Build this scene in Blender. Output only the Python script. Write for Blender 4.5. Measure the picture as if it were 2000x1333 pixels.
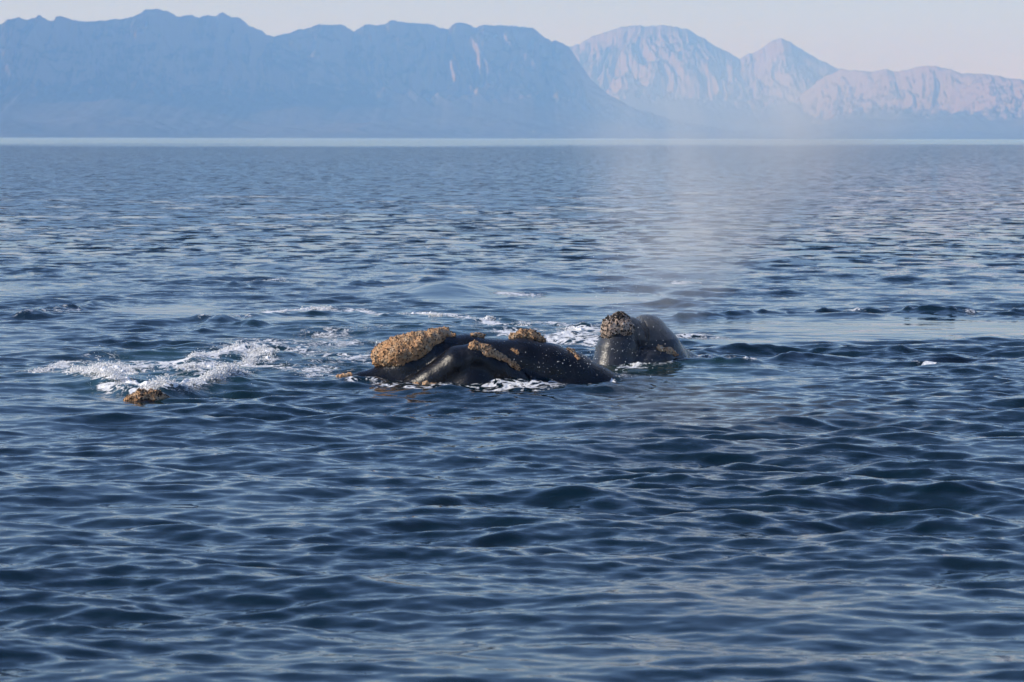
import bpy, math
import numpy as np
from mathutils import Matrix, Vector

for _o in list(bpy.data.objects):
    bpy.data.objects.remove(_o)
SC = bpy.context.scene
COL = SC.collection
RNG = np.random.default_rng(7)

# ------------------------------------------------------------------ camera
CAM_H = 3.4
F = 5556.0                      # focal length in pixels of a 2000 px wide picture (100 mm on 36 mm)
PITCH = math.atan((666.5 - 269.5) / F)
cam_data = bpy.data.cameras.new('camera')
cam_data.lens = 100.0
cam_data.sensor_width = 36.0
cam_data.clip_start = 0.5
cam_data.clip_end = 120000.0
cam_data.dof.use_dof = True
cam_data.dof.focus_distance = 40.0
cam_data.dof.aperture_fstop = 4.0
cam = bpy.data.objects.new('camera', cam_data)
COL.objects.link(cam)
CAM_M = (Matrix.Translation((0, 0, CAM_H)) @ Matrix.Rotation(math.pi / 2 - PITCH, 4, 'X')
         @ Matrix.Rotation(0.0022, 4, 'Z'))
cam.matrix_world = CAM_M
SC.camera = cam

# ------------------------------------------------------------------ sky and sun
SUN_DIR = Vector((-0.86, -0.12, 0.48)).normalized()      # towards the sun
SUN_EL = math.asin(SUN_DIR.z)
SUN_AZ = math.atan2(SUN_DIR.x, SUN_DIR.y)                # clockwise from +Y
world = bpy.data.worlds.new('World')
SC.world = world
world.use_nodes = True
wn = world.node_tree.nodes
wl = world.node_tree.links
wn.clear()
w_out = wn.new('ShaderNodeOutputWorld')
w_bg = wn.new('ShaderNodeBackground')
w_sky = wn.new('ShaderNodeTexSky')
w_sky.sky_type = 'NISHITA'
w_sky.sun_disc = False
w_sky.sun_elevation = SUN_EL
w_sky.sun_rotation = SUN_AZ
w_sky.altitude = 0
w_sky.air_density = 1.0
w_sky.dust_density = 0.4
w_sky.ozone_density = 4.0
w_bg.inputs['Strength'].default_value = 0.10
# a thin veil of high cloud, even over the whole sky
w_tc = wn.new('ShaderNodeTexCoord')
w_map = wn.new('ShaderNodeMapping')
w_map.inputs['Scale'].default_value = (1.0, 1.0, 3.5)
w_no = wn.new('ShaderNodeTexNoise')
w_no.inputs['Scale'].default_value = 3.2
w_no.inputs['Detail'].default_value = 6.0
w_no.inputs['Roughness'].default_value = 0.58
w_mr = wn.new('ShaderNodeMapRange')
w_mr.inputs['From Min'].default_value = 0.42
w_mr.inputs['From Max'].default_value = 0.72
w_mr.inputs['To Min'].default_value = 0.0
w_mr.inputs['To Max'].default_value = 0.07
w_mix = wn.new('ShaderNodeMix')
w_mix.data_type = 'RGBA'
w_mix.inputs[7].default_value = (6.4, 5.2, 5.6, 1)
w_tint = wn.new('ShaderNodeMix')
w_tint.data_type = 'RGBA'
w_tint.blend_type = 'MULTIPLY'
w_tint.inputs[0].default_value = 1.0
w_tint.inputs[7].default_value = (0.87, 0.955, 1.17, 1)      # the photograph's white balance
wl.new(w_tc.outputs['Generated'], w_map.inputs['Vector'])
wl.new(w_map.outputs[0], w_no.inputs['Vector'])
wl.new(w_no.outputs['Fac'], w_mr.inputs['Value'])
# the veil is an even layer, so it thickens towards the horizon as 1 / sin(elevation)
w_sep = wn.new('ShaderNodeSeparateXYZ')
wl.new(w_tc.outputs['Generated'], w_sep.inputs[0])
def w_math(op, a, b):
    m = wn.new('ShaderNodeMath')
    m.operation = op
    for i, v in enumerate((a, b)):
        if isinstance(v, bpy.types.NodeSocket):
            wl.new(v, m.inputs[i])
        else:
            m.inputs[i].default_value = v
    return m.outputs[0]
w_air = w_math('DIVIDE', -0.010, w_math('MAXIMUM', w_sep.outputs[2], 0.012))
w_veil = w_math('SUBTRACT', 1.0, w_math('EXPONENT', w_air, 0.0))
wl.new(w_math('MAXIMUM', w_veil, w_mr.outputs[0]), w_mix.inputs[0])
wl.new(w_sky.outputs[0], w_tint.inputs[6])
wl.new(w_tint.outputs[2], w_mix.inputs[6])
wl.new(w_mix.outputs[2], w_bg.inputs['Color'])
wl.new(w_bg.outputs[0], w_out.inputs['Surface'])

sun_data = bpy.data.lights.new('sun', 'SUN')
sun_data.energy = 3.2
sun_data.angle = math.radians(0.5)
sun_data.color = (1.0, 0.95, 0.88)
sun = bpy.data.objects.new('sun', sun_data)
COL.objects.link(sun)
sun.rotation_euler = (-SUN_DIR).to_track_quat('-Z', 'Y').to_euler()

SC.view_settings.view_transform = 'Standard'
SC.view_settings.look = 'None'
SC.view_settings.exposure = 0.6
SC.view_settings.gamma = 1.0
SC.view_settings.use_curve_mapping = False
SC.cycles.max_bounces = 4
SC.cycles.diffuse_bounces = 2
SC.cycles.glossy_bounces = 3
SC.cycles.volume_bounces = 2
SC.cycles.use_denoising = True
SC.cycles.adaptive_threshold = 0.02
SC.cycles.volume_step_rate = 1.0

# ------------------------------------------------------------------ helpers
def ray(px, py):
    d = CAM_M.to_3x3() @ Vector((px - 1000.0, 666.5 - py, -F))
    return np.array(d.normalized())

CAM_P = np.array((0.0, 0.0, CAM_H))

def at(px, py, Y):
    """the point at depth Y metres seen at that spot"""
    d = ray(px, py)
    return CAM_P + d * (Y / d[1])

def ground(px, py):
    d = ray(px, py)
    return CAM_P + d * (-CAM_H / d[2])

_perm = RNG.random((64, 64, 64)).astype(np.float32)

def vnoise(p):
    p = np.asarray(p, dtype=np.float32)
    i = np.floor(p).astype(np.int64)
    f = p - i
    f = f * f * f * (f * (f * 6 - 15) + 10)
    i0 = i & 63
    i1 = (i + 1) & 63
    x0, y0, z0 = i0[..., 0], i0[..., 1], i0[..., 2]
    x1, y1, z1 = i1[..., 0], i1[..., 1], i1[..., 2]
    fx, fy, fz = f[..., 0], f[..., 1], f[..., 2]
    a = _perm[x0, y0, z0] * (1 - fx) + _perm[x1, y0, z0] * fx
    b = _perm[x0, y1, z0] * (1 - fx) + _perm[x1, y1, z0] * fx
    c = _perm[x0, y0, z1] * (1 - fx) + _perm[x1, y0, z1] * fx
    d = _perm[x0, y1, z1] * (1 - fx) + _perm[x1, y1, z1] * fx
    return ((a * (1 - fy) + b * fy) * (1 - fz) + (c * (1 - fy) + d * fy) * fz) * 2 - 1

def fbm(p, octaves=4, gain=0.5):
    p = np.asarray(p, dtype=np.float32)
    s = 0.0
    a = 1.0
    for k in range(octaves):
        s = s + a * vnoise(p * (2.03 ** k) + 11.3 * k)
        a *= gain
    return s

def v3(x, y, z):
    x, y, z = np.broadcast_arrays(x, y, z)
    return np.stack([x, y, z], -1).astype(np.float32)

def sstep(e0, e1, x):
    t = np.clip((x - e0) / (e1 - e0), 0, 1)
    return t * t * (3 - 2 * t)

def mesh_obj(name, verts, faces, mat, parent=None, smooth=True):
    """faces: an (n,3) or (n,4) array"""
    verts = np.asarray(verts, dtype=np.float32)
    faces = np.asarray(faces, dtype=np.int32)
    n = faces.shape[1]
    me = bpy.data.meshes.new(name)
    me.vertices.add(len(verts))
    me.vertices.foreach_set('co', verts.ravel())
    me.loops.add(faces.size)
    me.loops.foreach_set('vertex_index', faces.ravel())
    me.polygons.add(len(faces))
    me.polygons.foreach_set('loop_start', np.arange(0, faces.size, n, dtype=np.int32))
    me.polygons.foreach_set('use_smooth', np.full(len(faces), smooth))
    me.update(calc_edges=True)
    me.validate()
    me.materials.append(mat)
    o = bpy.data.objects.new(name, me)
    COL.objects.link(o)
    if parent is not None:
        o.parent = parent
    return o

def attr(o, name, vals):
    a = o.data.attributes.new(name, 'FLOAT', 'POINT')
    a.data.foreach_set('value', np.asarray(vals, dtype=np.float32).ravel())

def tag(o, label=None, cat=None, group=None, kind=None):
    for k, v in (('label', label), ('category', cat), ('group', group), ('kind', kind)):
        if v:
            o[k] = v
    return o

def surface_nets(fn, lo, hi, h):
    lo = np.asarray(lo, float)
    hi = np.asarray(hi, float)
    n = np.ceil((hi - lo) / h).astype(int) + 1
    ax = [lo[k] + h * np.arange(n[k]) for k in range(3)]
    g = np.stack(np.meshgrid(*ax, indexing='ij'), -1).astype(np.float32)
    v = fn(g.reshape(-1, 3)).reshape(n).astype(np.float32)
    s = v < 0
    nc = n - 1
    cnt = np.zeros(nc, np.int8)
    for dx in (0, 1):
        for dy in (0, 1):
            for dz in (0, 1):
                cnt += s[dx:dx + nc[0], dy:dy + nc[1], dz:dz + nc[2]]
    act = (cnt > 0) & (cnt < 8)
    ci = np.argwhere(act)
    idx = -np.ones(nc, np.int64)
    idx[act] = np.arange(len(ci))
    acc = np.zeros((len(ci), 3))
    num = np.zeros(len(ci))
    corners = [(a, b, c) for a in (0, 1) for b in (0, 1) for c in (0, 1)]
    for a in corners:
        for k in range(3):
            if a[k]:
                continue
            b = list(a)
            b[k] = 1
            va = v[ci[:, 0] + a[0], ci[:, 1] + a[1], ci[:, 2] + a[2]]
            vb = v[ci[:, 0] + b[0], ci[:, 1] + b[1], ci[:, 2] + b[2]]
            m = (va < 0) != (vb < 0)
            t = np.where(m, va / np.where(m, va - vb, 1), 0)
            p = np.array(a, float)[None, :].repeat(len(ci), 0)
            p[:, k] += t
            acc += p * m[:, None]
            num += m
    verts = lo + h * (ci + acc / num[:, None])
    faces = []
    for k in range(3):
        u, w = (k + 1) % 3, (k + 2) % 3
        sl0 = [slice(None)] * 3
        sl1 = [slice(None)] * 3
        sl0[k] = slice(0, n[k] - 1)
        sl1[k] = slice(1, n[k])
        c = s[tuple(sl0)] != s[tuple(sl1)]
        e = np.argwhere(c)
        e = e[(e[:, u] > 0) & (e[:, w] > 0) & (e[:, u] < n[u] - 1) & (e[:, w] < n[w] - 1)]
        ins = s[e[:, 0], e[:, 1], e[:, 2]]
        q = []
        for du, dw in ((0, 0), (-1, 0), (-1, -1), (0, -1)):
            t = e.copy()
            t[:, u] += du
            t[:, w] += dw
            q.append(idx[t[:, 0], t[:, 1], t[:, 2]])
        q = np.stack(q, 1)
        q[~ins] = q[~ins][:, ::-1]
        faces.append(q)
    return verts, np.concatenate(faces)

def smin(a, b, k):
    h = np.clip(0.5 + 0.5 * (b - a) / k, 0, 1)
    return b * (1 - h) + a * h - k * h * (1 - h)

def chain(p, pts, k=0.0, sy=1.0):
    """distance to a run of tapered capsules; pts: (x,y,z,r) rows; sy stretches them in depth"""
    pts = np.asarray(pts, np.float32)
    sc = np.array((1, 1 / sy, 1), np.float32)
    q = p * sc
    d = None
    for A, B in zip(pts[:-1], pts[1:]):
        a = A[:3] * sc
        ab = B[:3] * sc - a
        L = float(ab @ ab) + 1e-9
        t = np.clip(((q - a) @ ab) / L, 0, 1)
        dd = np.linalg.norm(q - a - t[:, None] * ab, axis=1) - (A[3] + t * (B[3] - A[3]))
        d = dd if d is None else (smin(d, dd, k) if k else np.minimum(d, dd))
    return d

# ------------------------------------------------------------------ material helpers
class NT:
    def __init__(self, name):
        self.m = bpy.data.materials.new(name)
        self.m.use_nodes = True
        self.t = self.m.node_tree
        self.t.nodes.clear()
        self.out = self.t.nodes.new('ShaderNodeOutputMaterial')
    def n(self, typ, ins=None, **props):
        nd = self.t.nodes.new(typ)
        for k, v in props.items():
            setattr(nd, k, v)
        for k, v in (ins or {}).items():
            if isinstance(v, bpy.types.NodeSocket):
                self.t.links.new(v, nd.inputs[k])
            else:
                nd.inputs[k].default_value = v
        return nd
    def math(self, op, a, b=0.0, c=None):
        ins = {0: a, 1: b}
        if c is not None:
            ins[2] = c
        return self.n('ShaderNodeMath', ins, operation=op).outputs[0]
    def vec(self, op, a, b=(0, 0, 0)):
        return self.n('ShaderNodeVectorMath', {0: a, 1: b}, operation=op)
    def ramp(self, fac, stops, interp='LINEAR'):
        r = self.n('ShaderNodeValToRGB', {'Fac': fac})
        r.color_ramp.interpolation = interp
        el = r.color_ramp.elements
        while len(el) < len(stops):
            el.new(0.5)
        for e, (p, c) in zip(el, stops):
            e.position = p
            e.color = c if len(c) == 4 else (*c, 1)
        return r.outputs[0]
    def mix(self, fac, a, b):
        m = self.n('ShaderNodeMix', data_type='RGBA')
        for s, v in ((m.inputs[0], fac), (m.inputs[6], a), (m.inputs[7], b)):
            if isinstance(v, bpy.types.NodeSocket):
                self.t.links.new(v, s)
            else:
                s.default_value = v if not isinstance(v, tuple) or len(v) == 4 else (*v, 1)
        return m.outputs[2]
    def surf(self, sh):
        self.t.links.new(sh, self.out.inputs['Surface'])
    def vol(self, sh):
        self.t.links.new(sh, self.out.inputs['Volume'])

def mat_water():
    M = NT('sea_water')
    geo = M.n('ShaderNodeNewGeometry')
    pos = geo.outputs['Position']
    rough = M.n('ShaderNodeAttribute', attribute_name='ripple').outputs['Fac']
    far = M.n('ShaderNodeAttribute', attribute_name='far').outputs['Fac']
    foam = M.n('ShaderNodeAttribute', attribute_name='foam').outputs['Fac']
    churn = M.n('ShaderNodeAttribute', attribute_name='churn').outputs['Fac']
    def slope(scale, stretch, detail, ang):
        mp = M.n('ShaderNodeMapping', {'Vector': pos, 'Scale': (scale, scale * stretch, scale), 'Rotation': (0, 0, ang)})
        no = M.n('ShaderNodeTexNoise', {'Vector': mp.outputs[0], 'Scale': 1.0, 'Detail': detail, 'Roughness': 0.55})
        return M.vec('SUBTRACT', no.outputs['Color'], (0.5, 0.5, 0.5)).outputs[0]
    near_s = slope(5.0, 2.3, 5.0, 0.12)
    far_s = slope(1.3, 1.35, 6.0, -0.2)
    def scaled(v, s):
        return M.n('ShaderNodeVectorMath', {0: v, 'Scale': s}, operation='SCALE').outputs[0]
    s1 = scaled(near_s, M.math('MULTIPLY', rough, 0.40))
    s2 = scaled(far_s, M.math('MULTIPLY', far, 3.0))
    sl = M.vec('ADD', s1, s2).outputs[0]
    # far off only the wave fronts that lean towards the boat can be seen
    inshore = M.n('ShaderNodeAttribute', attribute_name='inshore').outputs['Fac']
    sl = M.vec('ADD', sl, scaled(M.n('ShaderNodeCombineXYZ', {'Y': -0.05}).outputs[0], inshore)).outputs[0]
    sl = M.vec('MULTIPLY', sl, (1, 1, 0)).outputs[0]
    nrm = M.vec('NORMALIZE', M.vec('ADD', geo.outputs['Normal'], sl).outputs[0]).outputs[0]
    # foam pattern
    fp = M.n('ShaderNodeMapping', {'Vector': pos, 'Scale': (0.75, 0.7, 1.0)}).outputs[0]
    n1 = M.n('ShaderNodeTexNoise', {'Vector': fp, 'Scale': 3.6, 'Detail': 7.0, 'Roughness': 0.66, 'Distortion': 1.2}).outputs['Fac']
    ridge = M.math('ABSOLUTE', M.math('SUBTRACT', n1, 0.5))
    n2 = M.n('ShaderNodeTexNoise', {'Vector': fp, 'Scale': 14.0, 'Detail': 4.0, 'Roughness': 0.6}).outputs['Fac']
    thr = M.math('ADD', M.math('MULTIPLY', ridge, 7.5), M.math('MULTIPLY', M.math('SUBTRACT', n2, 0.5), 1.6))
    fm = M.n('ShaderNodeMapRange', {'Value': M.math('SUBTRACT', M.math('MULTIPLY', foam, 1.25), thr),
                                    'From Min': -0.05, 'From Max': 0.18}).outputs[0]
    fm = M.math('MULTIPLY', fm, M.n('ShaderNodeMapRange', {'Value': foam, 'From Min': 0.02, 'From Max': 0.15}).outputs[0])
    body = M.mix(churn, (0.002, 0.012, 0.019), (0.011, 0.042, 0.044))
    col = M.mix(fm, body, (0.80, 0.80, 0.80))
    p = M.n('ShaderNodeBsdfPrincipled', {
        'Base Color': col, 'IOR': 1.333, 'Normal': M.n('ShaderNodeBump', {'Height': M.math('MULTIPLY', fm, n2), 'Strength': 0.9, 'Distance': 0.06, 'Normal': nrm}).outputs[0],
        'Roughness': M.math('ADD', M.math('MULTIPLY', fm, 0.6), 0.05)})
    M.surf(p.outputs[0])
    return M.m

def mat_skin(name='whale_skin', base=(0.006, 0.0065, 0.009), web_col=(0.040, 0.038, 0.042)):
    M = NT(name)
    tc = M.n('ShaderNodeNewGeometry').outputs['Position']
    a = M.n('ShaderNodeTexNoise', {'Vector': tc, 'Scale': 5.0, 'Detail': 6.0, 'Roughness': 0.6}).outputs['Fac']
    vo = M.n('ShaderNodeTexVoronoi', {'Vector': tc, 'Scale': 11.0}, feature='DISTANCE_TO_EDGE').outputs['Distance']
    web = M.ramp(vo, [(0.0, (1, 1, 1)), (0.09, (0, 0, 0))])
    pa = M.ramp(a, [(0.52, (0, 0, 0)), (0.62, (1, 1, 1))])
    f = M.math('MULTIPLY', web, M.math('MULTIPLY', pa, 0.5))
    col = M.mix(f, base, web_col)
    fine = M.n('ShaderNodeTexNoise', {'Vector': tc, 'Scale': 34.0, 'Detail': 4.0, 'Roughness': 0.6}).outputs['Fac']
    bump = M.n('ShaderNodeBump', {'Height': M.math('ADD', fine, a), 'Strength': 0.55, 'Distance': 0.012})
    p = M.n('ShaderNodeBsdfPrincipled', {
        'Base Color': col, 'Roughness': M.ramp(a, [(0.3, (0.18,) * 3), (0.7, (0.36,) * 3)]),
        'Specular IOR Level': 0.32, 'Normal': bump.outputs[0]})
    M.surf(p.outputs[0])
    return M.m

def mat_callosity(name='callosity_crust', sat=0.92, val=1.12):
    M = NT(name)
    tc = M.n('ShaderNodeNewGeometry').outputs['Position']
    tone = M.n('ShaderNodeAttribute', attribute_name='tone').outputs['Fac']
    n = M.n('ShaderNodeTexNoise', {'Vector': tc, 'Scale': 9.0, 'Detail': 5.0, 'Roughness': 0.65}).outputs['Fac']
    m = M.n('ShaderNodeTexNoise', {'Vector': tc, 'Scale': 38.0, 'Detail': 3.0, 'Roughness': 0.6}).outputs['Fac']
    base = M.ramp(n, [(0.30, (0.34, 0.20, 0.10)), (0.45, (0.50, 0.28, 0.11)), (0.55, (0.47, 0.31, 0.16)), (0.70, (0.42, 0.34, 0.24))])
    base = M.n('ShaderNodeHueSaturation', {'Color': base, 'Hue': 0.493, 'Saturation': sat, 'Value': val}).outputs[0]
    d = M.math('ADD', M.math('MULTIPLY', M.math('SUBTRACT', m, 0.5), 1.3), tone)
    col = M.mix(M.ramp(d, [(0.38, (0, 0, 0)), (0.62, (1, 1, 1))]), base, (0.025, 0.020, 0.018))
    bump = M.n('ShaderNodeBump', {'Height': m, 'Strength': 0.6, 'Distance': 0.02})
    p = M.n('ShaderNodeBsdfPrincipled', {'Base Color': col, 'Roughness': 0.75, 'Specular IOR Level': 0.25, 'Normal': bump.outputs[0]})
    M.surf(p.outputs[0])
    return M.m

def mat_foam():
    M = NT('white_foam')
    tc = M.n('ShaderNodeNewGeometry').outputs['Position']
    n = M.n('ShaderNodeTexNoise', {'Vector': tc, 'Scale': 40.0, 'Detail': 4.0}).outputs['Fac']
    bump = M.n('ShaderNodeBump', {'Height': n, 'Strength': 0.5, 'Distance': 0.03})
    d = M.n('ShaderNodeBsdfDiffuse', {'Color': (0.95, 0.95, 0.95, 1), 'Normal': bump.outputs[0]})
    t = M.n('ShaderNodeBsdfTranslucent', {'Color': (0.95, 0.95, 0.95, 1)})
    M.surf(M.n('ShaderNodeMixShader', {0: 0.15, 1: d.outputs[0], 2: t.outputs[0]}).outputs[0])
    return M.m

def mat_rock():
    M = NT('mountain_rock')
    geo = M.n('ShaderNodeNewGeometry')
    tc = geo.outputs['Position']
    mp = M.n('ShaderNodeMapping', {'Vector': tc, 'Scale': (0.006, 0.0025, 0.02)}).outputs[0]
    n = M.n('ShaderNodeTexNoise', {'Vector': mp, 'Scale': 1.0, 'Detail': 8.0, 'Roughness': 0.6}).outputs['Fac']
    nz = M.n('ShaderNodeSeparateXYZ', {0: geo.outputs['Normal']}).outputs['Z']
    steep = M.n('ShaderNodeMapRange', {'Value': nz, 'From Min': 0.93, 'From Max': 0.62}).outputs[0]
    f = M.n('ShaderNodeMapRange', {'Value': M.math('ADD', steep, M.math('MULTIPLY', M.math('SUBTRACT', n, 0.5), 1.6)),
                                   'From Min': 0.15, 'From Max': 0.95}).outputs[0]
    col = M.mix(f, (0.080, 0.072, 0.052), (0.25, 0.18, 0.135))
    p = M.n('ShaderNodeBsdfPrincipled', {'Base Color': col, 'Roughness': 0.95, 'Specular IOR Level': 0.1})
    M.surf(p.outputs[0])
    return M.m

M_WATER, M_SKIN, M_CALL, M_FOAM, M_ROCK = mat_water(), mat_skin(), mat_callosity(), mat_foam(), mat_rock()

# ------------------------------------------------------------------ mountains (a bay: the left range recedes to the right,
# the right range comes nearer again, so its faces look back towards the sun)
def range_mesh(name, profile, depth, width, seed, nx=520, rough=1.0):
    px = np.linspace(profile[0][0], profile[-1][0], nx)
    py = np.interp(px, [p[0] for p in profile], [p[1] for p in profile])
    py = py + 2.2 * fbm(v3(px / 16.0, seed, 0.5), 5, 0.62)
    Y = np.interp(px, [d[0] for d in depth], [d[1] for d in depth])
    crest = np.array([at(a, b, c) for a, b, c in zip(px, py, Y)])
    nf, nb = 130, 14
    s = np.concatenate([np.linspace(-0.35, 0, nb, endpoint=False), np.linspace(0, 1, nf) ** 1.25])
    S, H = s[None, :], crest[:, 2][:, None]
    y = crest[:, 1][:, None] - S * width
    x = crest[:, 0][:, None] * (1 - 0.0 * S) + 0 * S
    prof = np.interp(s, [-0.35, -0.15, 0.0, 0.04, 0.10, 0.22, 0.38, 0.6, 0.85, 1.0],
                     [0.3, 0.75, 1.0, 0.90, 0.74, 0.46, 0.27, 0.12, 0.03, -0.015])
    z = H * prof[None, :]
    warp = 260 * fbm(v3(x / 900, y / 1300, seed), 4)
    gul = 1 - np.abs(fbm(v3((x + warp) / 330.0, y / 1100.0, seed + 3.3), 7, 0.62)) * 1.3
    env = sstep(0.0, 0.07, np.abs(S)) * (1 - sstep(0.16, 0.42, S))
    z = z + env * H * 0.17 * rough * (gul - 0.75) + env * 26 * rough * fbm(v3(x / 150, y / 190, seed + 9), 5, 0.6)
    low = sstep(0.3, 0.6, S) * (1 - sstep(0.85, 1.0, S))
    z = z + low * H * 0.05 * fbm(v3(x / 840, y / 840, seed + 5), 5)
    ny = len(s)
    V = np.stack([x + 0 * y, y, z], -1).reshape(-1, 3)
    i, j = np.meshgrid(np.arange(nx - 1), np.arange(ny - 1), indexing='ij')
    a = i * ny + j
    Fq = np.stack([a, a + ny, a + ny + 1, a + 1], -1).reshape(-1, 4)[:, ::-1]
    return tag(mesh_obj(name, V, Fq, M_ROCK), kind='structure')

LEFT = [(-900, 70), (-600, 40), (-300, 62), (-120, 45), (0, 48), (15, 40), (35, 34), (55, 39), (75, 30), (95, 39), (106, 40),
        (108, 32), (120, 31), (145, 41), (185, 42), (230, 38), (262, 34), (285, 20), (300, 17), (322, 20), (345, 33),
        (375, 30), (390, 34), (400, 29), (420, 30), (435, 25), (452, 33), (468, 35), (490, 53), (510, 57), (520, 68), (535, 74),
        (555, 66), (580, 58), (605, 55), (622, 48), (665, 47), (692, 60), (712, 50), (752, 48), (765, 41), (800, 45),
        (840, 48), (875, 58), (888, 46), (905, 44), (930, 53), (945, 48), (1000, 51), (1040, 56), (1060, 70), (1078, 80),
        (1085, 79), (1110, 90), (1122, 106), (1136, 128), (1155, 156), (1190, 186), (1240, 212), (1310, 234), (1400, 250), (1500, 262)]
MID = [(1040, 150), (1080, 115), (1110, 92), (1122, 90), (1160, 72), (1200, 56), (1240, 50), (1265, 52), (1285, 49), (1320, 53),
       (1350, 62), (1390, 85), (1430, 106), (1445, 115), (1480, 100), (1505, 82), (1525, 73), (1545, 83), (1580, 105),
       (1625, 130), (1645, 136), (1690, 150), (1760, 175), (1850, 210), (1960, 240)]
RIGHT = [(1560, 190), (1610, 150), (1640, 136), (1700, 140), (1730, 136), (1755, 141), (1790, 131), (1815, 128), (1850, 135), (1880, 144),
         (1935, 146), (1965, 152), (2000, 155), (2060, 150), (2150, 170), (2300, 150), (2500, 165), (2900, 190)]
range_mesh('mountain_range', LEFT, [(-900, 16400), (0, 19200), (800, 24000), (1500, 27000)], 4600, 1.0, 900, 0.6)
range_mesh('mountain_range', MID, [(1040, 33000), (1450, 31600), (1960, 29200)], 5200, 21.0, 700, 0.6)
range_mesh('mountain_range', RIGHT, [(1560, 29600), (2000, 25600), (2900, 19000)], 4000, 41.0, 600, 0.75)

# ------------------------------------------------------------------ whales: shapes as distance fields
def W(Y0, rows):
    """rows of (px, py, depth offset, radius px) -> (x, y, z, r)"""
    return np.array([(*at(a, b, Y0 + d), r * (Y0 + d) / F) for a, b, d, r in rows])

Y1, Y2, Y3 = 39.8, 43.0, 36.4
px1 = Y1 / F
ROST = W(Y1, [(668, 762, .05, 15), (705, 755, .05, 27), (745, 746, .12, 30), (800, 722, .18, 41), (855, 703, .20, 47), (910, 699, .24, 45),
              (962, 711, .28, 46), (1022, 711, .30, 50), (1068, 724, .32, 53), (1115, 741, .38, 53), (1160, 764, .42, 50), (1220, 800, .5, 50)])
UNDER = W(Y1, [(730, 800, .1, 60), (860, 795, .2, 80), (980, 800, .25, 92), (1110, 815, .35, 85), (1300, 860, .5, 80)])
LIP = W(Y1, [(790, 772, -.20, 26), (845, 745, -.26, 32), (895, 712, -.28, 35), (930, 701, -.28, 32), (970, 722, -.26, 30), (1012, 750, -.20, 26)])
LIPB = W(Y1, [(850, 785, -.18, 45), (925, 755, -.22, 52), (985, 775, -.16, 42)])

def body1(p):
    a = smin(chain(p, ROST, 0.05, 1.15), chain(p, UNDER, 0.05, 1.3), 0.10)
    b = smin(chain(p, LIP, 0.04, 1.1), chain(p, LIPB, 0.04, 1.1), 0.08)
    d = smin(a, b, 0.010)
    n = vnoise(p * 2.3) * 0.010
    return d + n

FRONT = W(Y2, [(1200, 770, .05, 62), (1203, 725, .08, 50), (1207, 685, .12, 43), (1212, 655, .18, 35), (1228, 648, .28, 30)])
BACK = W(Y2, [(1262, 662, .50, 45), (1282, 690, .52, 50), (1296, 730, .52, 55), (1305, 790, .5, 70)])
BACKT = W(Y2, [(1262, 662, .50, 45), (1300, 706, .85, 44), (1335, 728, 1.1, 40), (1390, 768, 1.5, 38), (1460, 830, 2.2, 40)])
LIP2 = W(Y2, [(1230, 735, -.02, 34), (1262, 712, .05, 32), (1290, 706, .15, 30), (1320, 722, .30, 26)])
CLEFT = None

def body2(p):
    a = chain(p, FRONT, 0.06, 1.15)
    b = smin(chain(p, BACK, 0.06, 1.2), chain(p, BACKT, 0.06, 1.1), 0.08)
    d = smin(a, b, 0.06)
    d = smin(d, chain(p, LIP2, 0.05, 1.1), 0.03)
    if CLEFT is not None:
        d = -smin(-d, np.minimum(chain(p, CLEFT, 0.01), chain(p, CLEFT2, 0.01)), 0.012)
    return d + vnoise(p * 2.3) * 0.010

HEAD3 = W(Y3, [(200, 830, .2, 35), (285, 819, .1, 38), (400, 860, .3, 50), (560, 900, .8, 70)])

def body3(p):
    return chain(p, HEAD3, 0.08, 1.3) + vnoise(p * 3.0) * 0.012

def march(body, px, py, Y0):
    """the point on the body seen at that spot (or the nearest miss)"""
    d = ray(px, py)
    t0 = (Y0 - 1.2) / d[1]
    ts = t0 + np.arange(0, 2.6, 0.01)
    P = CAM_P + ts[:, None] * d
    v = body(P.astype(np.float32))
    hit = np.argmax(v < 0) if (v < 0).any() else int(np.argmin(v))
    return P[hit]

CLEFT = np.array([(*march(body2, a, b, Y2), r * Y2 / F) for a, b, r in
                  ((1243, 618, 4), (1250, 623, 5), (1257, 634, 5.5), (1262, 647, 5), (1265, 662, 3.5))])
CLEFT2 = CLEFT + np.array((0.006, 0.05, -0.012, 0.004))

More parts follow.
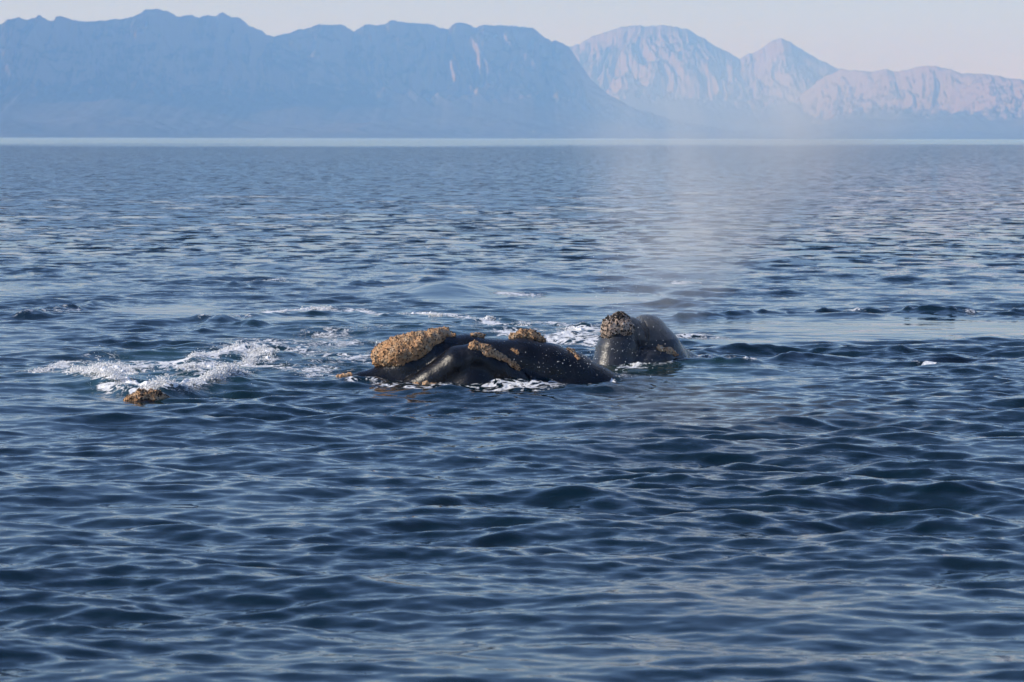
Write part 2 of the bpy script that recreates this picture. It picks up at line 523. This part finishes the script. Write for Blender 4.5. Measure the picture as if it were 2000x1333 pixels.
def callosity(body, Y0, rows, parent, label=None, h=0.011, tone=0.0, top_dark=0.0, crumbs=600, name='callosity', lift=0.25, sd=3, mat=None):
    pts = []
    for px_, py_, r in rows:
        p = march(body, px_, py_, Y0)
        rr = r * Y0 / F
        pts.append((*(p + np.array((0, rr * (0.55 - lift), 0))), rr))
    pts = np.array(pts)
    if len(pts) == 1:
        pts = np.vstack([pts, pts + (0.01, 0, 0, 0)])
    def fn(p):
        d = chain(p, pts, 0.03)
        q = p + sd
        lump = fbm(q * 15.0, 3, 0.6) * 0.018 + np.abs(vnoise(q * 40.0)) * 0.018
        return d - lump * 0.9 + 0.006
    m = pts[:, 3].max() + 0.05
    V, Fc = surface_nets(fn, pts[:, :3].min(0) - m, pts[:, :3].max(0) + m, h)
    tv = tone + 0.11 + 0.34 * fbm(V * 4.5 + sd, 3)
    zt = (V[:, 2] - V[:, 2].min()) / (np.ptp(V[:, 2]) + 1e-6)
    tv = tv + top_dark * sstep(0.62, 0.95, zt)
    # crumbs: small barnacle knobs standing on the crust
    r = np.random.default_rng(int(abs(pts[0, 0]) * 1000) + sd)
    pick = r.integers(0, len(V), crumbs)
    octv = np.array([(1, 0, 0), (-1, 0, 0), (0, 1, 0), (0, -1, 0), (0, 0, 1.3), (0, 0, -1)], float)
    octf = np.array([(0, 2, 4), (2, 1, 4), (1, 3, 4), (3, 0, 4), (2, 0, 5), (1, 2, 5), (3, 1, 5), (0, 3, 5)])
    sz = r.uniform(0.004, 0.012, crumbs) * (1 + 0.5 * top_dark)
    jit = 1 + 0.35 * r.normal(size=(crumbs, 6, 3))
    CV = V[pick][:, None, :] + octv[None] * sz[:, None, None] * jit
    ct = np.where(r.random(crumbs) < 0.33 + tone, 0.9, 0.1) + tv[pick] * 0.5
    CF = (np.arange(crumbs) * 6)[:, None, None] + octf[None] + len(V)
    tri = np.concatenate([Fc[:, [0, 1, 2]], Fc[:, [0, 2, 3]], CF.reshape(-1, 3)])
    VV = np.concatenate([V, CV.reshape(-1, 3)])
    o = mesh_obj(name, VV, tri, mat or M_CALL, parent)
    attr(o, 'tone', np.concatenate([tv, np.repeat(ct, 6)]))
    if label:
        o['label'] = label
    return o

def empty(name, loc, label, cat, group):
    e = bpy.data.objects.new(name, None)
    COL.objects.link(e)
    e.location = loc
    e.empty_display_size = 0.3
    return tag(e, label, cat, group)

def adopt(e):
    """keep the world-space meshes where they are under an Empty that has its own place"""
    for o in COL.objects:
        if o.parent == e:
            o.matrix_parent_inverse = Matrix.Translation(-e.location)

def whale(loc, label, body, lo, hi, h, mat=None):
    e = empty('right_whale', loc, label, 'whale', 'right whales at the surface')
    V, Fc = surface_nets(body, lo, hi, h)
    mesh_obj('body', V, Fc, mat or M_SKIN, e)
    return e

g1 = at(900, 745, Y1)
w1 = whale((g1[0], Y1, 0), 'black right whale lying low, long tan crusted bonnet on its snout, facing left', body1,
           (g1[0] - 1.9, Y1 - 0.9, -0.55), (g1[0] + 3.0, Y1 + 1.3, 0.95), 0.022)
callosity(body1, Y1, [(751, 696, 26), (783, 688, 31), (822, 675, 28), (849, 661, 18), (869, 651, 10), (884, 657, 6)], w1,
          'broad tan bonnet callosity on the snout', crumbs=5200, lift=0.68)
callosity(body1, Y1, [(925, 656, 5.5), (942, 658, 6)], w1, crumbs=260, sd=5)
callosity(body1, Y1, [(1000, 660, 8), (1020, 656, 11), (1040, 658, 11), (1057, 665, 7)], w1, crumbs=1700, sd=7, tone=0.05)
callosity(body1, Y1, [(927, 677, 10), (950, 686, 11), (975, 699, 8), (998, 712, 6), (1013, 722, 5)], w1, 'curved tan callosity along the lower lip',
          crumbs=1800, sd=9, tone=0.05)
callosity(body1, Y1, [(1002, 684, 3.5), (1011, 691, 4)], w1, crumbs=160, sd=11, tone=0.15)
callosity(body1, Y1, [(1110, 682, 3.5), (1120, 691, 4.5), (1129, 702, 4)], w1, crumbs=260, sd=13, tone=0.1)
callosity(body1, Y1, [(660, 737, 5), (685, 733, 5)], w1, 'pale crust at the water line of the chin', crumbs=60, sd=15, tone=-0.1)
callosity(body1, Y1, [(805, 751, 4), (835, 750, 5), (868, 751, 4)], w1, 'pale crust awash along the lower jaw', crumbs=60, sd=17, tone=-0.1)
adopt(w1)

M_GREY = mat_callosity('grey_callosity_crust', 0.55, 0.95)
g2 = at(1240, 712, Y2)
w2 = whale((g2[0], Y2, 0), 'dark right whale, grey with painted sky sheen, raising its round barnacled snout below the blow mist', body2,
           (g2[0] - 0.9, Y2 - 0.6, -0.3), (g2[0] + 1.5, Y2 + 1.8, 0.95), 0.015, mat_skin('sky_sheen_whale_skin', (0.030, 0.033, 0.040), (0.08, 0.078, 0.085)))  # base colour lightened: the sky's sheen on wet skin is painted in
callosity(body2, Y2, [(1190, 650, 16), (1197, 642, 22), (1212, 634, 22), (1219, 642, 19)], w2, 'round bonnet callosity edged with dark barnacles on top', crumbs=1500,
          tone=0.24, top_dark=0.7, sd=19, lift=0.2, mat=M_GREY)
callosity(body2, Y2, [(1290, 683, 7), (1306, 687, 7), (1320, 694, 4)], w2, crumbs=300, sd=21, tone=0.12)
adopt(w2)

g3 = at(288, 785, Y3)
w3 = whale((g3[0], Y3, 0), 'nearly submerged right whale showing only a small orange brown crust beside the white foam', body3,
           (g3[0] - 1.1, Y3 - 0.8, -1.0), (g3[0] + 2.0, Y3 + 1.5, 0.3), 0.03)
callosity(body3, Y3, [(254, 785, 10), (275, 779, 15), (300, 779, 15), (324, 784, 10)], w3, 'orange brown callosity breaking the surface', crumbs=1800,
          tone=0.06, top_dark=0.25, sd=23, lift=0.3)
adopt(w3)

# ------------------------------------------------------------------ sea
NW = 170
lam = np.exp(RNG.uniform(np.log(0.15), np.log(5.5), NW))
lam[:4] = (9.0, 7.5, 6.5, 11.0)
lam = np.sort(lam)
kk = 2 * np.pi / lam
ang = np.radians(np.where(RNG.random(NW) < 0.72, -101, -66)) + RNG.normal(0, 1, NW) * np.radians(np.interp(lam, [0.15, 0.5, 2.0], [27, 23, 20]))
KX, KY = np.cos(ang) * kk, np.sin(ang) * kk
PH = RNG.uniform(0, 2 * np.pi, NW)
SLOPE = 0.0176 * np.interp(lam, [0.15, 0.3, 0.8, 1.5, 2.5, 4.0, 11.0], [1.2, 1.35, 1.25, 1.0, 0.62, 0.36, 0.27])
AMP = SLOPE / kk

def ellipse(x, y, px, py, rx_px, ry_px, soft=0.5):
    """soft disc on the water round a spot; radii given as seen from the boat"""
    c = ground(px, py)
    sx = rx_px * c[1] / F
    sy = ry_px * c[1] ** 2 / (CAM_H * F)
    d = np.sqrt(((x - c[0]) / sx) ** 2 + ((y - c[1]) / sy) ** 2)
    return 1 - sstep(1 - soft, 1 + soft, d)

def stroke(x, y, pts, wx, wy):
    """soft line over the water through spots; half widths in metres across and along the view"""
    G = np.array([ground(a, b)[:2] for a, b in pts])
    best = np.full(x.shape, 9e9, np.float32)
    along = np.zeros(x.shape, np.float32)
    for A, B in zip(G[:-1], G[1:]):
        a = A / (wx, wy)
        ab = B / (wx, wy) - a
        qx, qy = x / wx - a[0], y / wy - a[1]
        t = np.clip((qx * ab[0] + qy * ab[1]) / (ab @ ab), 0, 1)
        d = np.hypot(qx - t * ab[0], qy - t * ab[1])
        best = np.minimum(best, d)
    return np.exp(-best ** 2)

SLICKS = [(870, 582, 95, 14), (1000, 562, 170, 6), (1640, 643, 330, 21), (1900, 638, 220, 21), (1450, 668, 120, 8), (330, 605, 110, 8),
          (600, 622, 90, 6), (1180, 585, 170, 8), (330, 715, 60, 10)]
RIDGES = [([(470, 556), (540, 549), (600, 552), (700, 556), (860, 552)], 0.22, 0.075),
          ([(1330, 622), (1500, 614), (1660, 609), (1800, 612), (2000, 613), (2200, 612)], 0.22, 0.11),
          ([(400, 628), (470, 622), (560, 612), (680, 610), (760, 618)], 0.25, 0.06),
          ([(1330, 690), (1450, 683), (1600, 684), (1750, 690)], 0.20, 0.045),
          ([(1400, 712), (1500, 706), (1620, 700)], 0.22, 0.06),
          ([(60, 620), (110, 610), (160, 600), (190, 592)], 0.3, 0.09),
          ([(380, 645), (440, 628), (500, 640)], 0.3, 0.07),
          ([(840, 635), (960, 622), (1060, 628), (1150, 640)], 0.25, 0.07)]
SHELF = [([(150, 728), (200, 745), (260, 760), (300, 768), (350, 764), (410, 754), (470, 741)], 0.26, 0.11),
         ([(380, 712), (440, 700), (500, 690), (540, 700)], 0.30, 0.10)]
FOAM = [  # spots, half width across, half width along, strength
    ([(150, 728), (200, 745), (260, 760), (300, 766), (350, 762), (410, 752), (470, 741)], .14, .40, 1.0),
    ([(170, 725), (220, 722), (250, 730)], .35, .45, 1.1),
    ([(360, 722), (430, 716), (500, 715)], .3, .40, 1.0),
    ([(330, 712), (400, 704), (470, 690)], .3, .35, .95),
    ([(480, 712), (505, 695), (530, 706)], .2, .35, 1.0),
    ([(-40, 730), (40, 728), (100, 720), (150, 706)], .2, .35, .85),
    ([(180, 705), (300, 720), (420, 730)], .5, .8, .45),
    ([(520, 672), (600, 690), (660, 705), (720, 700)], .4, .9, .44),
    ([(430, 690), (520, 660), (640, 668), (720, 676)], .4, .8, .36),
    ([(540, 720), (600, 722), (650, 730)], .3, .5, .65),
    ([(410, 628), (460, 622), (540, 608), (620, 606), (700, 606), (760, 616)], .2, .28, .75),
    ([(770, 614), (840, 612), (900, 622), (960, 628), (1000, 640)], .2, .35, .80),
    ([(930, 640), (980, 632), (1050, 628), (1140, 632)], .3, .6, .62),
    ([(1000, 652), (1080, 650), (1150, 645), (1165, 655)], .4, .8, .72),
    ([(1090, 665), (1130, 660), (1165, 668)], .3, .5, .70),
    ([(700, 748), (760, 752), (830, 752), (960, 755), (1060, 752), (1140, 736)], .25, .35, .50),
    ([(950, 742), (1000, 740), (1050, 748)], .3, .4, .45),
    ([(1060, 745), (1150, 742), (1250, 735)], .3, .4, .5),
    ([(1230, 718), (1300, 708), (1350, 705), (1440, 702)], .25, .4, .66),
    ([(1330, 662), (1360, 656), (1400, 662)], .2, .3, .62),
    ([(1430, 703), (1460, 706)], .12, .25, .9),
    ([(1790, 708), (1815, 706), (1822, 710), (1795, 714)], .08, .14, .9),
    ([(1650, 610), (1700, 607), (1750, 610)], .2, .3, .55),
    ([(1880, 612), (1900, 612)], .15, .25, .7),
    ([(500, 551), (560, 549), (640, 551)], .2, .5, .50),
    ([(760, 553), (800, 552)], .2, .4, .6),
    ([(1320, 551), (1360, 552)], .2, .4, .55),
    ([(60, 620), (110, 614), (150, 606)], .2, .4, .62),
    ([(980, 578), (1040, 580)], .2, .4, .5),
    ([(560, 690), (640, 650), (740, 640)], .5, .9, .28),
]

def sea_at(x, y, spacing, full=True):
    """height, sideways shift and surface masks of the sea at points x, y"""
    x = x.astype(np.float32)
    y = y.astype(np.float32)
    r = np.hypot(x, y)
    slick = np.zeros_like(x)
    near = (y > 15) & (y < 90) & (np.abs(x) < 20)
    xn, yn = x[near], y[near]
    s = np.zeros_like(xn)
    wob = 0.5 * fbm(v3(xn / 1.3, yn / 2.0, 2.2), 3)
    for a, b, c, d in SLICKS:
        s = np.maximum(s, ellipse(xn + wob, yn + 1.5 * wob, a, b, c, d, 0.35))
    slick[near] = s
    # calm water close inshore, in streaks
    band = sstep(1000, 1500, r * (1 + 0.3 * fbm(v3(x / 400, y / 900, 4.4), 3)))
    gust = 1.0 + 0.5 * fbm(v3(x / 3.0, y / 4.2, 8.8), 3) + 0.25 * vnoise(v3(x / 40, y / 60, 1.1))
    gust = np.clip(gust, 0.25, 2.0)
    wh = np.zeros_like(x)
    for a, b, c, d in ((900, 745, 330, 60), (290, 782, 75, 18), (1240, 705, 150, 40)):
        wh[near] = np.maximum(wh[near], ellipse(xn, yn, a, b, c, d, 0.5))
    z = np.zeros_like(x)
    dx = np.zeros_like(x)
    dy = np.zeros_like(x)
    order = np.argsort(spacing, kind='stable')
    sp_o = spacing[order]
    xo, yo = x[order], y[order]
    ls = (-np.log(sp_o)).astype(np.float32)
    short = (gust * (1 - 0.88 * slick))[order].astype(np.float32)
    long_ = ((1 - 0.8 * slick) * (1 - 0.6 * wh))[order].astype(np.float32)
    zo, dxo, dyo = np.zeros_like(xo), np.zeros_like(xo), np.zeros_like(xo)
    for n in range(NW):
        m = slice(0, int(np.searchsorted(sp_o, lam[n] / 2.2)))
        if m.stop == 0:
            continue
        th = np.float32(KX[n]) * xo[m] + np.float32(KY[n]) * yo[m] + np.float32(PH[n])
        w = np.clip((ls[m] + np.float32(math.log(lam[n] / 2.2))) * np.float32(1.4), 0, 1)
        a = w * (short if lam[n] < 2.6 else long_)[m] * np.float32(AMP[n])
        zo[m] += a * np.cos(th)
        a *= np.sin(th)
        dxo[m] -= a * np.float32(0.5 * KX[n] / kk[n])
        dyo[m] -= a * np.float32(0.5 * KY[n] / kk[n])
    z[order], dx[order], dy[order] = zo, dxo, dyo
    ridge = np.zeros_like(xn)
    for pts, wy, hgt in RIDGES:
        st = stroke(xn + 0.25 * wob, yn + 0.9 * wob, pts, wy, wy)
        ridge += hgt * st * (0.75 + 0.9 * vnoise(v3(xn * 2.6, yn * 1.5, 5.5)) + 0.5 * vnoise(v3(xn * 7, yn * 4, 6.5)))
    for pts, wy, hgt in SHELF:
        ridge += hgt * stroke(xn, yn + 0.4 * wob, pts, wy, wy * 1.3) * (0.8 + 0.6 * vnoise(v3(xn * 3.1, yn * 2, 9.5)))
    for a, b, hgt, rx, ry in ((870, 572, 0.22, 0.85, 2.4), (1000, 558, 0.12, 1.6, 2.5)):
        c = ground(a, b)
        ridge += hgt * np.exp(-((xn - c[0]) / rx) ** 2 - ((yn - c[1]) / ry) ** 2)
    for bd, Yc in ((body1, Y1), (body2, Y2)):           # water slopping against the skin
        m = (np.abs(yn - Yc) < 2.2) & (xn > -4.5) & (xn < 5.5)
        dd = bd(v3(xn[m], yn[m], 0.03))
        ridge[m] += np.exp(-(np.clip(dd, 0, None) / 0.35) ** 2) * (0.035 * fbm(v3(xn[m] * 3.2, yn[m] * 2.2, 7.7), 3) + 0.012)
    z[near] += ridge
    if not full:
        return z
    foam = np.zeros_like(x)
    f = np.zeros_like(xn)
    patch = 0.75 + 0.7 * fbm(v3(xn * 1.7, yn * 0.9, 3.7), 3)
    for pts, wx, wy, st in FOAM:
        f = np.maximum(f, st * stroke(xn + 0.2 * wob, yn + 0.6 * wob, pts, wx, wy))
    f = f * np.clip(patch, 0.1, 1.15) * 0.82
    # a broken rim of foam where the skin meets the water
    P = v3(xn, yn, z[near])
    for bd, Yc in ((body1, Y1), (body2, Y2)):
        m = np.abs(yn - Yc) < 2.2
        m &= (xn > -4.5) & (xn < 5.5)
        rim = np.zeros_like(xn)
        dd = bd(P[m])
        rim[m] = np.exp(-(np.clip(dd, 0, None) / 0.07) ** 2) * 0.48
        f = np.maximum(f, rim * np.clip(0.25 + 1.1 * vnoise(v3(xn * 2.6, yn * 1.6, 1.9)), 0, 1))
    foam[near] = f
    churn = np.zeros_like(x)
    c = np.zeros_like(xn)
    for a, b, cc, d, k in ((330, 722, 220, 45, 1.0), (900, 640, 420, 40, .55), (650, 690, 250, 40, .5), (1330, 725, 160, 24, .55), (1080, 650, 130, 26, .6)):
        c = np.maximum(c, k * ellipse(xn + wob, yn + wob, a, b, cc, d, 0.6))
    churn[near] = c
    lost = sstep(0.09, 0.55, spacing)
    far = lost * (1 - 0.93 * band) * (0.75 + 0.25 * gust)
    ripple = gust * (1 - 0.92 * slick) * (1 - 0.92 * band)
    return z, dx, dy, foam, churn, ripple, far, band

def build_sea():
    th = np.radians(11.6)
    dense = np.linspace(-th, th, 740)
    step = dense[1] - dense[0]
    side = [dense[-1]]
    while side[-1] < math.pi - 0.02:
        step = min(step * 1.2, 0.14)
        side.append(side[-1] + step)
    side = np.array(side[1:])
    side = side[side < math.pi - 0.01]
    A = np.concatenate([-side[::-1], dense, side])
    rr = [5.0]
    while rr[-1] < 48000:
        r = rr[-1]
        if r < 15.5:
            d = 0.4
        elif r < 56:
            d = 0.042 + max(r - 20, 0) * 0.0011
        else:
            d = 0.082 + (r - 56) * 0.0115
        rr.append(r + d)
    R = np.array(rr)
    na, nr = len(A), len(R)
    dA = np.gradient(A)
    dR = np.gradient(R)
    RR, AA = np.meshgrid(R, A, indexing='ij')
    X, Y = RR * np.sin(AA), RR * np.cos(AA)
    sp = np.maximum(dR[:, None] * np.ones(na), RR * dA[None, :]).ravel()
    x, y = X.ravel(), Y.ravel()
    z, dx, dy, foam, churn, ripple, far, band = sea_at(x, y, sp)
    V = np.stack([x + dx, y + dy, z], -1)
    i, j = np.meshgrid(np.arange(nr - 1), np.arange(na), indexing='ij')
    a = i * na + j
    b = i * na + (j + 1) % na
    Fq = np.stack([a, a + na, b + na, b], -1).reshape(-1, 4)[:, ::-1]
    # the middle, under the boat
    c = len(V)
    V = np.vstack([V, [[0, 0, 0]]])
    jj = np.arange(na)
    capf = np.stack([np.full(na, c), jj, (jj + 1) % na, (jj + 1) % na], -1)
    tri = capf[:, [0, 2, 1]]
    print('sea', nr, na, len(Fq))
    me_f = Fq
    o = mesh_obj('sea', V, me_f, M_WATER)
    for nme, val in (('foam', foam), ('churn', churn), ('ripple', ripple), ('far', far), ('inshore', band)):
        attr(o, nme, np.append(val, 1 if nme == 'ripple' else 0))
    return tag(o, kind='structure')

build_sea()

# ------------------------------------------------------------------ foam standing above the water
def foam_mesh(name, runs, seed, h=0.02):
    VV, FF, n = [], [], 0
    for rows in runs:
        G = np.array([ground(a, b) for a, b, r, up in rows])
        z = sea_at(G[:, 0], G[:, 1], np.full(len(G), 0.05), False)
        pts = np.array([(g[0], g[1], zz + up, r) for g, zz, (a, b, r, up) in zip(G, z, rows)])
        def fn(p):
            q = p * (1, 0.8, 1) + seed
            return chain(p, pts, 0.03, 2.2) - fbm(q * 9.0, 4, 0.6).astype(np.float32) * 0.045 + 0.012
        pts[:, 3] *= 0.72
        pts[:, 2] -= 0.01
        m = pts[:, 3].max() * 1.8 + 0.1
        V, Fc = surface_nets(fn, pts[:, :3].min(0) - m, pts[:, :3].max(0) + m, h)
        VV.append(V)
        FF.append(Fc + n)
        n += len(V)
    return mesh_obj(name, np.concatenate(VV), np.concatenate(FF), M_FOAM)

tag(foam_mesh('foam', [
    [(160, 733, .04, -.01), (200, 746, .06, .0), (250, 757, .06, .0), (285, 764, .08, .02)],
    [(300, 764, .08, .02), (312, 763, .10, .06), (350, 760, .08, .02), (400, 752, .075, .01), (440, 744, .06, .0), (475, 737, .03, -.01)],
    [(200, 722, .05, .0), (222, 722, .06, .0), (240, 726, .04, .0)],
    [(395, 722, .04, -.01), (440, 716, .05, .0), (490, 714, .04, .0)],
    [(430, 695, .04, .0), (475, 688, .05, .01)],
    [(495, 694, .03, .0), (515, 694, .05, .02), (525, 706, .04, .0)],
    [(560, 712, .03, .0), (570, 708, .03, .0)],
], 3.0), 'churned white foam breaking over the submerged whale at left', 'foam', kind='stuff')
tag(foam_mesh('foam', [
    [(1005, 634, .04, .0), (1020, 633, .03, .0)],
    [(1122, 644, .05, .02), (1135, 646, .04, .0), (1150, 646, .04, .0)],
    [(800, 614, .03, .0), (830, 612, .035, .0), (850, 618, .025, .0)],
    [(950, 624, .025, .0), (962, 622, .03, .0)],
    [(550, 609, .025, .0), (600, 606, .03, .0), (640, 606, .02, .0)],
    [(1435, 704, .03, .0), (1455, 706, .03, .0)],
    [(1248, 712, .04, .0), (1265, 708, .05, .0), (1290, 706, .03, .0)],
], 9.0), 'small white foam caps around the two dark whales', 'foam', kind='stuff')

def froth(name, runs, seed):
    """loose froth: thousands of little lumps heaped along the breaking crest"""
    r = np.random.default_rng(seed)
    P, S = [], []
    for pts, n, spread, up in runs:
        n, up, spread = int(n * 1.7), up * 0.6, spread * 1.25
        G = np.array([ground(a, b) for a, b in pts])
        seg = np.concatenate([[0], np.cumsum(np.hypot(*np.diff(G[:, :2], axis=0).T))])
        t = r.random(n) * seg[-1]
        x = np.interp(t, seg, G[:, 0]) + r.normal(0, 0.06, n)
        y = np.interp(t, seg, G[:, 1]) + r.normal(0, spread, n)
        env = np.clip(0.35 + 1.1 * fbm(v3(t * 1.7, seed, 0.3), 3), 0.05, 1.3)
        keep = r.random(n) < env + 0.25
        z = sea_at(x, y, np.full(n, 0.05), False)
        z = z + np.abs(r.normal(0, 1, n)) * up * env
        P.append(np.stack([x, y, z], -1)[keep])
        S.append((0.004 + 0.011 * r.random(n) ** 2.0)[keep])
    P, S = np.concatenate(P), np.concatenate(S)
    octv = np.array([(1, 0, 0), (-1, 0, 0), (0, 1, 0), (0, -1, 0), (0, 0, 1), (0, 0, -1)], float)
    octf = np.array([(0, 2, 4), (2, 1, 4), (1, 3, 4), (3, 0, 4), (2, 0, 5), (1, 2, 5), (3, 1, 5), (0, 3, 5)])
    V = (P[:, None] + octv[None] * S[:, None, None] * (1 + 0.3 * r.normal(size=(len(P), 6, 3)))).reshape(-1, 3)
    Fc = ((np.arange(len(P)) * 6)[:, None, None] + octf[None]).reshape(-1, 3)
    return mesh_obj(name, V, Fc, M_FOAM)

tag(froth('froth', [
    ([(150, 730), (200, 745), (255, 759), (300, 766)], 5200, 0.10, 0.045),
    ([(296, 766), (312, 764), (350, 761), (410, 752), (475, 738)], 7500, 0.12, 0.060),
    ([(305, 764), (322, 762)], 900, 0.08, 0.11),
    ([(180, 722), (225, 721), (255, 730)], 2600, 0.18, 0.035),
    ([(360, 722), (430, 716), (500, 714)], 2600, 0.16, 0.035),
    ([(380, 706), (430, 696), (475, 688)], 2400, 0.16, 0.04),
    ([(485, 712), (502, 694), (520, 694), (530, 708)], 1800, 0.14, 0.045),
    ([(60, 727), (110, 718), (150, 706)], 500, 0.12, 0.015),
], 5), 'loose froth heaped on the breaking crest behind the small orange crust', 'froth', kind='stuff')
tag(froth('froth', [
    ([(1000, 636), (1022, 633)], 500, 0.10, 0.03),
    ([(1112, 645), (1125, 643), (1150, 646)], 1100, 0.12, 0.05),
    ([(790, 615), (830, 612), (855, 619)], 800, 0.14, 0.025),
    ([(945, 625), (965, 622)], 350, 0.1, 0.025),
    ([(540, 610), (600, 606), (645, 606)], 900, 0.14, 0.022),
    ([(1432, 703), (1458, 706)], 420, 0.08, 0.025),
    ([(1240, 713), (1262, 709), (1292, 706), (1345, 703)], 1300, 0.10, 0.03),
    ([(500, 551), (560, 549)], 300, 0.2, 0.02),
], 6), 'loose froth on the ripples around the two larger whales', 'froth', kind='stuff')

# ------------------------------------------------------------------ the blow: drifting mist and droplets
def mist():
    c = at(1440, 400, Y2 + 0.3)
    M = NT('blow_mist')
    tc = M.n('ShaderNodeTexCoord').outputs['Object']
    sp = M.n('ShaderNodeSeparateXYZ', {0: tc})
    x, y, z = sp.outputs
    # column over the blowholes that widens and leans downwind (to the right)
    cen = M.math('ADD', M.math('MULTIPLY', M.math('MAXIMUM', M.math('SUBTRACT', z, 0.4), 0.0), 0.50), 0.28)
    wid = M.math('ADD', M.math('MULTIPLY', M.math('MAXIMUM', z, 0.0), 0.68), 0.42)
    dx = M.math('DIVIDE', M.math('SUBTRACT', x, cen), wid)
    dy = M.math('DIVIDE', y, M.math('ADD', M.math('MULTIPLY', z, 0.12), 0.45))
    d2 = M.math('ADD', M.math('MULTIPLY', dx, dx), M.math('MULTIPLY', dy, dy))
    fall = M.n('ShaderNodeMapRange', {'Value': d2, 'From Min': 1.25, 'From Max': 0.05}, interpolation_type='SMOOTHSTEP').outputs[0]
    top = M.n('ShaderNodeMapRange', {'Value': z, 'From Min': 5.2, 'From Max': 3.3}, interpolation_type='SMOOTHSTEP').outputs[0]
    bot = M.n('ShaderNodeMapRange', {'Value': z, 'From Min': 0.3, 'From Max': 1.9}).outputs[0]
    mp = M.n('ShaderNodeMapping', {'Vector': tc, 'Rotation': (0, 0.6, 0), 'Scale': (0.9, 1.0, 0.7)}).outputs[0]
    no = M.n('ShaderNodeTexNoise', {'Vector': mp, 'Scale': 1.0, 'Detail': 5.0, 'Roughness': 0.55, 'Distortion': 0.9}).outputs['Fac']
    nn = M.n('ShaderNodeMapRange', {'Value': no, 'From Min': 0.22, 'From Max': 0.80}).outputs[0]
    den = M.math('MULTIPLY', M.math('MULTIPLY', fall, top), M.math('MULTIPLY', nn, M.math('ADD', M.math('MULTIPLY', bot, 0.6), 0.4)))
    v = M.n('ShaderNodeVolumePrincipled', {'Color': (0.92, 0.96, 1.0, 1), 'Absorption Color': (1, 1, 1, 1), 'Density': M.math('MULTIPLY', den, 1.25), 'Anisotropy': 0.1})
    M.vol(v.outputs[0])
    o0 = at(1225, 712, Y2 + 0.3)
    prof = [(0.35, -0.6, 1.15), (1.5, -0.95, 2.65), (3.0, -1.35, 4.55), (5.3, -1.95, 7.45)]
    V, ny = [], 1.25
    for z_, a, b in prof:
        for k in range(20):
            t = 2 * math.pi * k / 20
            V.append(((a + b) / 2 + (b - a) / 2 * math.cos(t), ny * math.sin(t) * (0.6 + 0.1 * z_), z_))
    Fq = []
    for r in range(3):
        for k in range(20):
            Fq.append((r * 20 + k, r * 20 + (k + 1) % 20, (r + 1) * 20 + (k + 1) % 20, (r + 1) * 20 + k))
    n = len(V)
    V.append(((prof[0][1] + prof[0][2]) / 2, 0, prof[0][0]))
    V.append(((prof[-1][1] + prof[-1][2]) / 2, 0, prof[-1][0]))
    me = bpy.data.meshes.new('blow_mist')
    faces = Fq + [(n, (k + 1) % 20, k) for k in range(20)] + [(n + 1, 60 + k, 60 + (k + 1) % 20) for k in range(20)]
    me.from_pydata(V, [], faces)
    me.materials.append(M.m)
    o = bpy.data.objects.new('blow_mist', me)
    COL.objects.link(o)
    o.location = (o0[0], o0[1], 0)
    tag(o, 'pale drifting mist of the whale blow rising above the raised head', 'mist', kind='stuff')
mist()

def droplets():
    r = np.random.default_rng(4)
    P, S = [], []
    def put(px, py, Y, s):
        P.append(at(px, py, Y))
        S.append(s)
    for _ in range(300):      # flecks falling before the two heads
        px = r.normal(1165, 75)
        py = r.normal(690, 28)
        if 600 < py < 738:
            put(px, py, Y1 - 0.75 + r.uniform(-.3, .1), .0022 + .005 * r.random() ** 3)
    for _ in range(380):      # rising in the blow
        py = 640 - 470 * r.random() ** 1.3
        px = 1215 + r.normal(0, 30 + (640 - py) * 0.16) + (640 - py) * 0.05
        put(px, py, Y2 + r.uniform(-.5, .8), .0022 + .005 * r.random() ** 2.5)
    for _ in range(110):      # thrown up by the foam at left
        px = r.uniform(170, 520)
        py = 705 + r.normal(0, 16) + 40 * math.exp(-((px - 320) / 80) ** 2)
        put(px, min(py, 750), 38.3 + r.uniform(-.5, .5), r.uniform(.003, .007))
    P, S = np.array(P), np.array(S)
    octv = np.array([(1, 0, 0), (-1, 0, 0), (0, 1, 0), (0, -1, 0), (0, 0, 1.2), (0, 0, -1.2)])
    octf = np.array([(0, 2, 4), (2, 1, 4), (1, 3, 4), (3, 0, 4), (2, 0, 5), (1, 2, 5), (3, 1, 5), (0, 3, 5)])
    V = (P[:, None] + octv[None] * S[:, None, None]).reshape(-1, 3)
    Fc = ((np.arange(len(P)) * 6)[:, None, None] + octf[None]).reshape(-1, 3)
    o = mesh_obj('spray_droplets', V, Fc, M_FOAM)
    tag(o, 'tiny white water droplets of spray around the whales', 'spray', kind='stuff')
droplets()

# ------------------------------------------------------------------ haze
def haze():
    M = NT('haze')
    v = M.n('ShaderNodeVolumePrincipled', {'Color': (0.24, 0.50, 1.0, 1), 'Absorption Color': (1, 1, 1, 1), 'Density': 7.5e-5, 'Anisotropy': 0.0})
    M.vol(v.outputs[0])
    x0, x1, y0, y1, z0, z1 = -52000, 52000, -52000, 50000, -60, 1400
    V = [(x, y, z) for x in (x0, x1) for y in (y0, y1) for z in (z0, z1)]
    Fq = [(0, 1, 3, 2), (4, 6, 7, 5), (0, 4, 5, 1), (2, 3, 7, 6), (0, 2, 6, 4), (1, 5, 7, 3)]
    me = bpy.data.meshes.new('haze')
    me.from_pydata(V, [], Fq)
    me.materials.append(M.m)
    o = bpy.data.objects.new('haze', me)
    COL.objects.link(o)
    tag(o, 'pale blue sea haze in the air over the bay', 'haze', kind='stuff')
haze()
